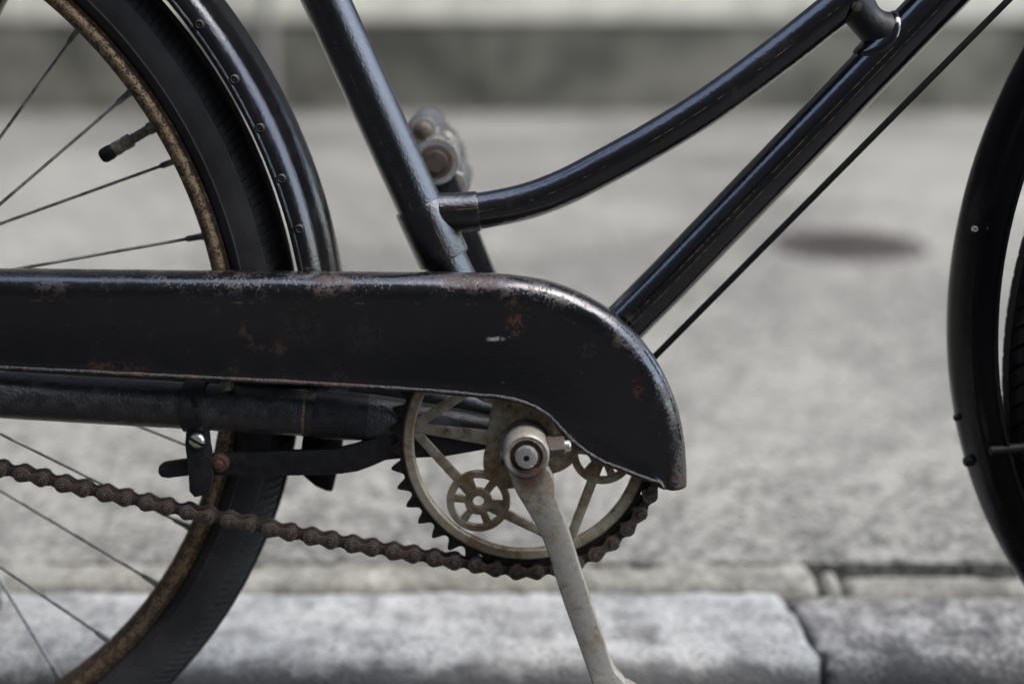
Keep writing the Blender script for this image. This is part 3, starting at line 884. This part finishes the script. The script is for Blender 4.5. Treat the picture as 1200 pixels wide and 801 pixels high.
pc = un(266, 451, -.05)
MB().box(pc.x - .0028, pc.x + .0028, -.053, -.042, pc.z - .003, pc.z + .006, .0006).build('guard_clip', M_BRASS, clamp)

# ---------------- chain guard
YF = -.0585
Tk = [(-330, 322), (-160, 319.5), (0, 319), (160, 320.5), (320, 322), (460, 323), (560, 324), (612, 327.5), (652, 336), (692, 352), (727, 375), (757, 405), (780, 441), (796, 482), (804, 526), (806, 570)]
Bk = [(-330, 421), (-160, 427), (0, 433), (160, 441), (320, 449), (460, 457), (545, 463.5), (588, 468), (617, 475), (640, 488), (657, 505), (674, 522), (695, 537), (718, 548), (744, 557), (772, 566)]
NC = 190
Ts = spline([un(x, y, -.052) for x, y in Tk], NC)
Bs = spline([un(x, y, YF) for x, y in Bk], NC)
vs, fs, uv, L = [], [], [], 0
rowsU = []
RO = .0115
for i in range(NC):
    t, b = Ts[i].copy(), Bs[i].copy()
    if i: L += (Ts[i] - Ts[i - 1]).length
    t.y = b.y = 0
    wdt = (b - t).length; dv = (b - t) / wdt
    # across: outline normal near the rolled top, pairing direction further down
    tg = (Ts[min(i + 1, NC - 1)] - Ts[max(i - 1, 0)]); tg.y = 0; tg.normalize()
    nv = Vector((tg.z, 0, -tg.x)) if tg.x > 0 else Vector((tg.z, 0, -tg.x))
    if nv.dot(dv) < 0: nv = -nv
    rows = [(.0012, -.030), (.0002, -.038), (0, YF + RO)]
    for k in range(1, 10):
        a = R(90) * k / 9
        rows.append((RO * (1 - math.cos(a)), YF + RO * (1 - math.sin(a))))
    for k in range(1, 14):
        o_ = RO + (wdt - RO - .004) * k / 13
        rows.append((o_, YF + .0012 * math.sin(math.pi * k / 13)))
    rows += [(wdt - .0015, YF + .0002), (wdt - .0004, YF + .0016), (wdt - .001, YF + .007)]
    rowsU = rows
    for o_, y in rows:
        k = min(1, max(0, (o_ - .004) / .03)); k = k * k * (3 - 2 * k)
        dvec = nv.lerp(dv, k)
        q = t + dvec * o_ if k < 1 else t + dv * o_
        wob = .0004 * noise.noise(Vector((q.x * 25, q.z * 25, 3))) 
        vs.append((q.x, y + wob, q.z + .0003 * noise.noise(Vector((q.x * 60, 1, 1)))))
        uv.append((L, o_))
M_ = len(rowsU)
F2, U2 = [], []
for i in range(NC - 1):
    for j in range(M_ - 1):
        ii = [i * M_ + j, (i + 1) * M_ + j, (i + 1) * M_ + j + 1, i * M_ + j + 1]
        F2.append(ii); U2.append([uv[q] for q in ii])
guard = MB().add(vs, F2, U2).build('chain_guard', M_GUARD, bike, auto=R(70))
so = guard.modifiers.new('thickness', 'SOLIDIFY'); so.thickness = .0011; so.offset = -1
bead = []
for i in range(NC):
    q = Bs[i] + (Ts[i] - Bs[i]).normalized() * .0012
    bead.append(Vector((q.x, YF - .0002 + .0003 * noise.noise(Vector((q.x * 45, 2, 2))), q.z + .0004 * noise.noise(Vector((q.x * 70, 5, 1))))))
MB().tube(bead, [.0015 + .0004 * noise.noise(Vector((i * .23, 0, 0))) for i in range(NC)], 12).build('rolled_edge', M_LIP, guard)
guard['label'] = 'black chain guard with rust blooms and a white scratch'

# ---------------- chainring
YC = -.045
ring = empty('chainring', bike, (BBX, YC, BBZ))
NTEETH = 41
PR = .0127 / (2 * math.sin(math.pi / NTEETH))
tm = MB()
pol = []
RIN = .0735
# plate between inner ring and tooth roots, with pointed worn teeth
outl = []
ta0 = R(7.0)
for i in range(NTEETH):
    a = ta0 + 2 * math.pi * i / NTEETH
    st = 2 * math.pi / NTEETH
    for da, r in ((-.5, PR - .0056), (-.37, PR - .0052), (-.27, PR - .0036), (-.15, PR - .0006), (-.03, PR + .0012), (.06, PR + .0010), (.17, PR - .0014), (.28, PR - .0038), (.38, PR - .0052)):
        outl.append((a + da * st, r))
n = len(outl)
vs, fs = [], []
for a, r in outl:
    tt = .0011 if r < PR else .0006
    vs += [(RIN * math.cos(a), -.0011, RIN * math.sin(a)), (r * math.cos(a), -tt, r * math.sin(a)), (r * math.cos(a), tt, r * math.sin(a)), (RIN * math.cos(a), .0011, RIN * math.sin(a))]
for i in range(n):
    j = (i + 1) % n
    for k in range(4):
        k2 = (k + 1) % 4
        fs.append([i * 4 + k, j * 4 + k, j * 4 + k2, i * 4 + k2])
tm.add(vs, fs).build('tooth_ring', M_TEETH, ring, auto=R(25))
rm_ = MB()
def annulus(mb, r0, r1, y0, y1, c=(0, 0), seg=96, bev=.0006):
    mb.lathe([(r0 + bev, y0), (r1 - bev, y0), (r1, y0 + bev), (r1, y1), (r0, y1), (r0, y0 + bev)], c, seg, closed=True)
annulus(rm_, .0683, .0752, -.0026, .0016, seg=120, bev=.0012)
JA = [math.atan2(-( -0.0), 1)] * 0
def bar(mb, p, q, w0, w1, y0, y1):
    p, q = Vector((p[0], 0, p[1])), Vector((q[0], 0, q[1]))
    d_ = (q - p).normalized(); nn = Vector((-d_.z, 0, d_.x))
    pl = [p + nn * w0, p - nn * w0, q - nn * w1, q + nn * w1]
    mb.prism([(v.x, v.z) for v in pl], y0, y1, .0005)
def pa(r, a): return (r * math.cos(a), r * math.sin(a))
jq = un(489, 501, YC); j0 = math.atan2(jq.z - BBZ, jq.x - BBX)
cq = un(560, 586, YC); c0_ = math.atan2(cq.z - BBZ, cq.x - BBX); cr = math.hypot(cq.z - BBZ, cq.x - BBX)
for k in range(3):
    ja = j0 + k * R(120); ca = j0 + R(60) + k * R(120)
    c = pa(cr, ca)
    eps = k * .00008
    annulus(rm_, .0150, .0197, -.00150 - eps, .0012, c, 48)
    annulus(rm_, .0034, .0086, -.00165 - eps, .0012, c, 28)
    for s in (-1, 1):
        jp = pa(.0705, ca + s * R(60)); jl = math.hypot(jp[0] - c[0], jp[1] - c[1])
        bar(rm_, (c[0] + (jp[0] - c[0]) * .006 / jl, c[1] + (jp[1] - c[1]) * .006 / jl), jp, .0031, .0030, -.00140 - eps - s * .00004, .0010)
    for q in range(6):
        a = ca + R(60) + R(60) * q
        bar(rm_, (c[0] + .006 * math.cos(a), c[1] + .006 * math.sin(a)), (c[0] + .0172 * math.cos(a), c[1] + .0172 * math.sin(a)), .0021, .0027, -.00128 - eps - q * .000012, .0009)
    bar(rm_, pa(.02, ja), pa(.0705, ja), .0048, .0026, -.00175 - eps, .0013)
    bar(rm_, pa(.0705 - .004, ja - R(6)), pa(.0705 - .004, ja + R(6)), .0035, .0035, -.00120 - eps, .0008)
# central plate
cpoly = []
for i in range(72):
    a = 2 * math.pi * i / 72
    r = .0282 + .0046 * math.cos(3 * (a - (j0 + R(60))))
    cpoly.append(pa(r, a))
rm_.prism(cpoly, -.0020, .0015, .0006)
rm_.build('spider', M_RING, ring, auto=R(35))

# ---------------- chain, link by link
def fig8(half, r, waist, y0, y1, nseg=8):
    pl = []
    for k in range(nseg + 1):
        a = R(-126) + R(252) * k / nseg
        pl.append((half + r * math.cos(a), r * math.sin(a)))
    pl.append((0, waist))
    for k in range(nseg + 1):
        a = R(54) + R(252) * k / nseg
        pl.append((-half + r * math.cos(a), r * math.sin(a)))
    pl.append((0, -waist))
    return pl
HP = .00635
lo = MB()
for s in (-1, 1):
    y = s * .0046
    lo.prism(fig8(HP, .0048, .0025, 0, 0), y - .0006, y + .0006, .00025)
for x in (-HP, HP):
    lo.lathe([(.0001, -.0060), (.0010, -.0064), (.0016, -.0062), (.0018, -.0053), (.0025, -.0053), (.0028, -.0056), (.0032, -.0050), (.0027, .0050), (.0022, .0060), (.0001, .0060)], (x, 0), 12)
link_o = lo.build('chain_link', M_CHAIN, None, auto=R(35))
li = MB()
for s in (-1, 1):
    y = s * .0030
    li.prism(fig8(HP, .0046, .0025, 0, 0), y - .0006, y + .0006, .00025)
for x in (-HP, HP):
    li.lathe([(.0001, -.0026), (.0040, -.0026), (.0040, .0026), (.0001, .0026)], (x, 0), 14)
link_i = li.build('chain_link', M_CHAIN_D, None, auto=R(35))
SPR = .0370
path = []
for k in range(25):                                     # round the rear sprocket, top to bottom
    a = R(88) + R(177) * k / 24
    path.append(Vector((RX + SPR * math.cos(a), YC, WR + SPR * math.sin(a))))
low = [(0, 548), (80, 567), (158, 584.5), (235, 601), (311, 617), (405, 635), (493, 650), (530, 656)]
lowp = [un(x, y, YC) for x, y in low]
tail = []
for k in range(60):                                     # round the chainring, bottom left to the top
    a = R(-106) + R(196) * k / 59
    tail.append(Vector((BBX + PR * math.cos(a), YC, BBZ + PR * math.sin(a))))
path += spline([path[-1]] + lowp + [tail[0]], 90)[1:-1] + tail
path.append(path[0])
# walk it with the chain pitch so that a pin falls on a tooth gap at the bottom of the ring
dens = []
for a, b in zip(path, path[1:]):
    m = max(1, int((b - a).length / .0004))
    dens += [a.lerp(b, k / m) for k in range(m)]
gap = ta0 + math.pi / NTEETH * 1
k_ = round((R(-90) - gap) / (2 * math.pi / NTEETH))
ga = gap + k_ * 2 * math.pi / NTEETH
anchor = Vector((BBX + PR * math.cos(ga), YC, BBZ + PR * math.sin(ga)))
ia = min(range(len(dens)), key=lambda i: (dens[i] - anchor).length)
def walk(idx, step, count):
    pins = [dens[ia]]; i = ia
    while len(pins) <= count:
        j = i
        while 0 <= j + step < len(dens) and (dens[j] - pins[-1]).length < .0127: j += step
        if not 0 <= j + step < len(dens): break
        i = j; pins.append(dens[i])
    return pins
fwd_p, back_p = walk(ia, 1, 200), walk(ia, -1, 200)
pins = back_p[::-1][:-1] + fwd_p
chain = empty('chain', bike)
for i, (a, b) in enumerate(zip(pins, pins[1:])):
    src = link_o if i % 2 else link_i
    d_ = (b - a).normalized()
    ang = math.atan2(d_.z, d_.x)
    Mx = Matrix.Translation((a + b) / 2) @ Matrix.Rotation(-ang, 4, 'Y')
    inst(src, 'chain_link', chain, Mx)
for o in (link_o, link_i): bpy.data.objects.remove(o)
sp = MB().lathe([(.012, -.0011), (SPR + .001, -.0011), (SPR + .001, .0011), (.012, .0011)], (RX, WR), 40, closed=True)
sp.xf(Matrix.Translation((0, YC, 0))).build('sprocket', M_TEETH, bike)

# ---------------- cranks and pedals
def crank_mesh():
    pass
cr_n = empty('crank', bike)
Lp = [(595, 552), (605, 577), (620, 602), (638.5, 638), (659, 702), (678, 755), (692, 795), (700, 822)]
Rp = [(641, 547), (649.5, 564), (650.5, 579), (658, 601), (666.5, 623), (688, 691), (706, 745), (719, 784), (729, 796), (742, 815)]
YA = -.0745
outl = [un(x, y, YA) for x, y in spline([Vector((a, b)) for a, b in Lp], 28) for _ in (0,)] if False else None
def sp2(pts, n): return [(q.x, q.y) for q in spline([Vector((a, b, 0)) for a, b in pts], n)]
poly = [un(x, y, YA) for x, y in sp2(Lp, 30)] + [un(x, y, YA) for x, y in sp2(Rp, 30)[::-1]]
MB().prism([(q.x, q.z) for q in poly], YA, YA + .0125, .0014).build('crank_arm', M_CRANK, cr_n, auto=R(30))
MB().lathe([(.0072, YA + .0030), (.0094, YA + .0026), (.0100, YA + .0002), (.0110, YA - .0006), (.0126, YA - .0006), (.0136, YA + .0010), (.0138, YA + .0030), (.0139, -.0500), (.0150, -.0490), (.0150, -.0462), (.0072, -.0462)], (BBX, BBZ), 56, closed=True).build('crank_boss', M_CRANK, cr_n)
MB().lathe([(.0001, YA - .0010), (.0017, YA - .0012), (.0018, YA - .0032), (.0050, YA - .0032), (.0064, YA - .0026), (.0070, YA - .0012), (.0070, .0)], (BBX, BBZ), 40).build('spindle', M_NICKEL, cr_n)
MB().lathe([(.0071, YA + .0012), (.0098, YA + .0014)], (BBX, BBZ), 40).build('rust_seam', M_SEAM, cr_n)
MB().lathe([(.0001, YA - .00335), (.0016, YA - .00335), (.0017, YA - .0030)], (BBX, BBZ), 20).build('spindle_centre', M_ROD, cr_n)
ct = MB()
cz_ = BBZ + .0015
ax = Vector((1, 0, .08)).normalized()
o_ = Vector((BBX, -.0635, cz_))
ct.tube([o_ + ax * .0130, o_ + ax * .0155, o_ + ax * .0156, o_ + ax * .0225, o_ + ax * .0232], [.0066, .0066, .0062, .0062, .0052], 6)
ct.build('cotter_nut', M_BOLT, cr_n, smooth=False)
MB().tube([o_ + ax * .023, o_ + ax * .0258, o_ + ax * .0268], [.0036, .0036, .0024], 14).build('cotter_end', M_NICKEL, cr_n)
MB().tube([o_ - ax * .0125 + Vector((0, .004, -.006)), o_ - ax * .0152 + Vector((0, .004, -.006)), o_ - ax * .0162 + Vector((0, .004, -.006))], [.0044, .0044, .0025], 14).build('cotter_head', M_BOLT, cr_n)
pe_n = un(727, 824, YA + .006)
MB().lathe([(.0001, YA + .0135), (.0140, YA + .0135), (.0150, YA + .011), (.0150, YA - .003), (.0140, YA - .0045), (.0001, YA - .0045)], (pe_n.x, pe_n.z), 36).build('pedal_eye', M_CRANK, cr_n)
vec = Vector((pe_n.x - BBX, 0, pe_n.z - BBZ))
pe_f = Vector((BBX, 0, BBZ)) - vec
cr_f = empty('crank', bike)
dvv = vec.normalized(); nnv = Vector((-dvv.z, 0, dvv.x))
pf = [Vector((BBX, 0, BBZ)) + nnv * .013 + dvv * .002, Vector((BBX, 0, BBZ)) - nnv * .013 + dvv * .002, pe_f - nnv * .0085, pe_f + nnv * .0085]
MB().prism([(q.x, q.z) for q in pf], .060, .0725, .0014).build('crank_arm', M_DULL, cr_f)
MB().lathe([(.0001, .046), (.0142, .046), (.0142, .075), (.0001, .075)], (BBX, BBZ), 36).build('crank_boss', M_CRANK, cr_f)
MB().lathe([(.0001, .058), (.0150, .058), (.0150, .076), (.0001, .076)], (pe_f.x, pe_f.z), 30).build('pedal_eye', M_NICKEL, cr_f)
MB().lathe([(.0001, .0560), (.0070, .0560), (.0078, .0575), (.0078, .060)], (pe_f.x, pe_f.z), 24).build('axle_end', M_BOLT, cr_f)
MB().lathe([(.0080, .0570), (.0112, .0572), (.0114, .0590)], (pe_f.x, pe_f.z), 24).build('eye_recess', M_BOLT, cr_f)

def pedal(c, s, y0, ang):
    """rubber block pedal: axle along y, blocks either side, plates at both ends"""
    e = empty('pedal', bike, (c.x, 0, c.z))
    Y = lambda q: y0 + s * q
    rot = Matrix.Rotation(ang, 4, 'Y')
    ar = MB().lathe([(.0001, Y(0)), (.0075, Y(0)), (.0075, Y(.010)), (.0125, Y(.011)), (.0125, Y(.016)), (.0085, Y(.022)), (.0085, Y(.080)), (.0115, Y(.086)), (.0115, Y(.100)), (.0001, Y(.103))], seg=28)
    ar.build('axle_barrel', M_NICKEL, e)
    for q0 in (.012, .092):
        pl = []
        for k in range(40):
            a = 2 * math.pi * k / 40
            pl.append((.030 * math.cos(a), .0115 * math.sin(a) * (1 - .25 * math.cos(2 * a))))
        m = MB(); m.prism(pl, min(Y(q0), Y(q0 + .002)), max(Y(q0), Y(q0 + .002)), .0005)
        m.xf(rot).build('end_plate', M_NICKEL, e)
    for sx in (-1, 1):
        b = MB()
        b.lathe([(.0001, Y(.0145)), (.0102, Y(.0145)), (.0116, Y(.017)), (.0116, Y(.088)), (.0102, Y(.0905)), (.0001, Y(.0905))], (sx * .0205, 0), 20)
        b.xf(rot).build('rubber_block', M_BLOCK, e)
        nb = MB().lathe([(.0001, Y(.006)), (.0035, Y(.006)), (.0062, Y(.008)), (.0066, Y(.0118)), (.0066, Y(.0125))], (sx * .0205, 0), 16)
        nb.xf(rot).build('block_nut', M_BOLT, e)
        nr = MB().lathe([(.0066, Y(.0095)), (.0092, Y(.0098)), (.0098, Y(.0120))], (sx * .0205, 0), 20)
        nr.xf(rot).build('washer', M_NICKEL, e)
    return e
pedal(pe_f, 1, .074, R(62))
pedal(pe_n, -1, -.076, R(8))
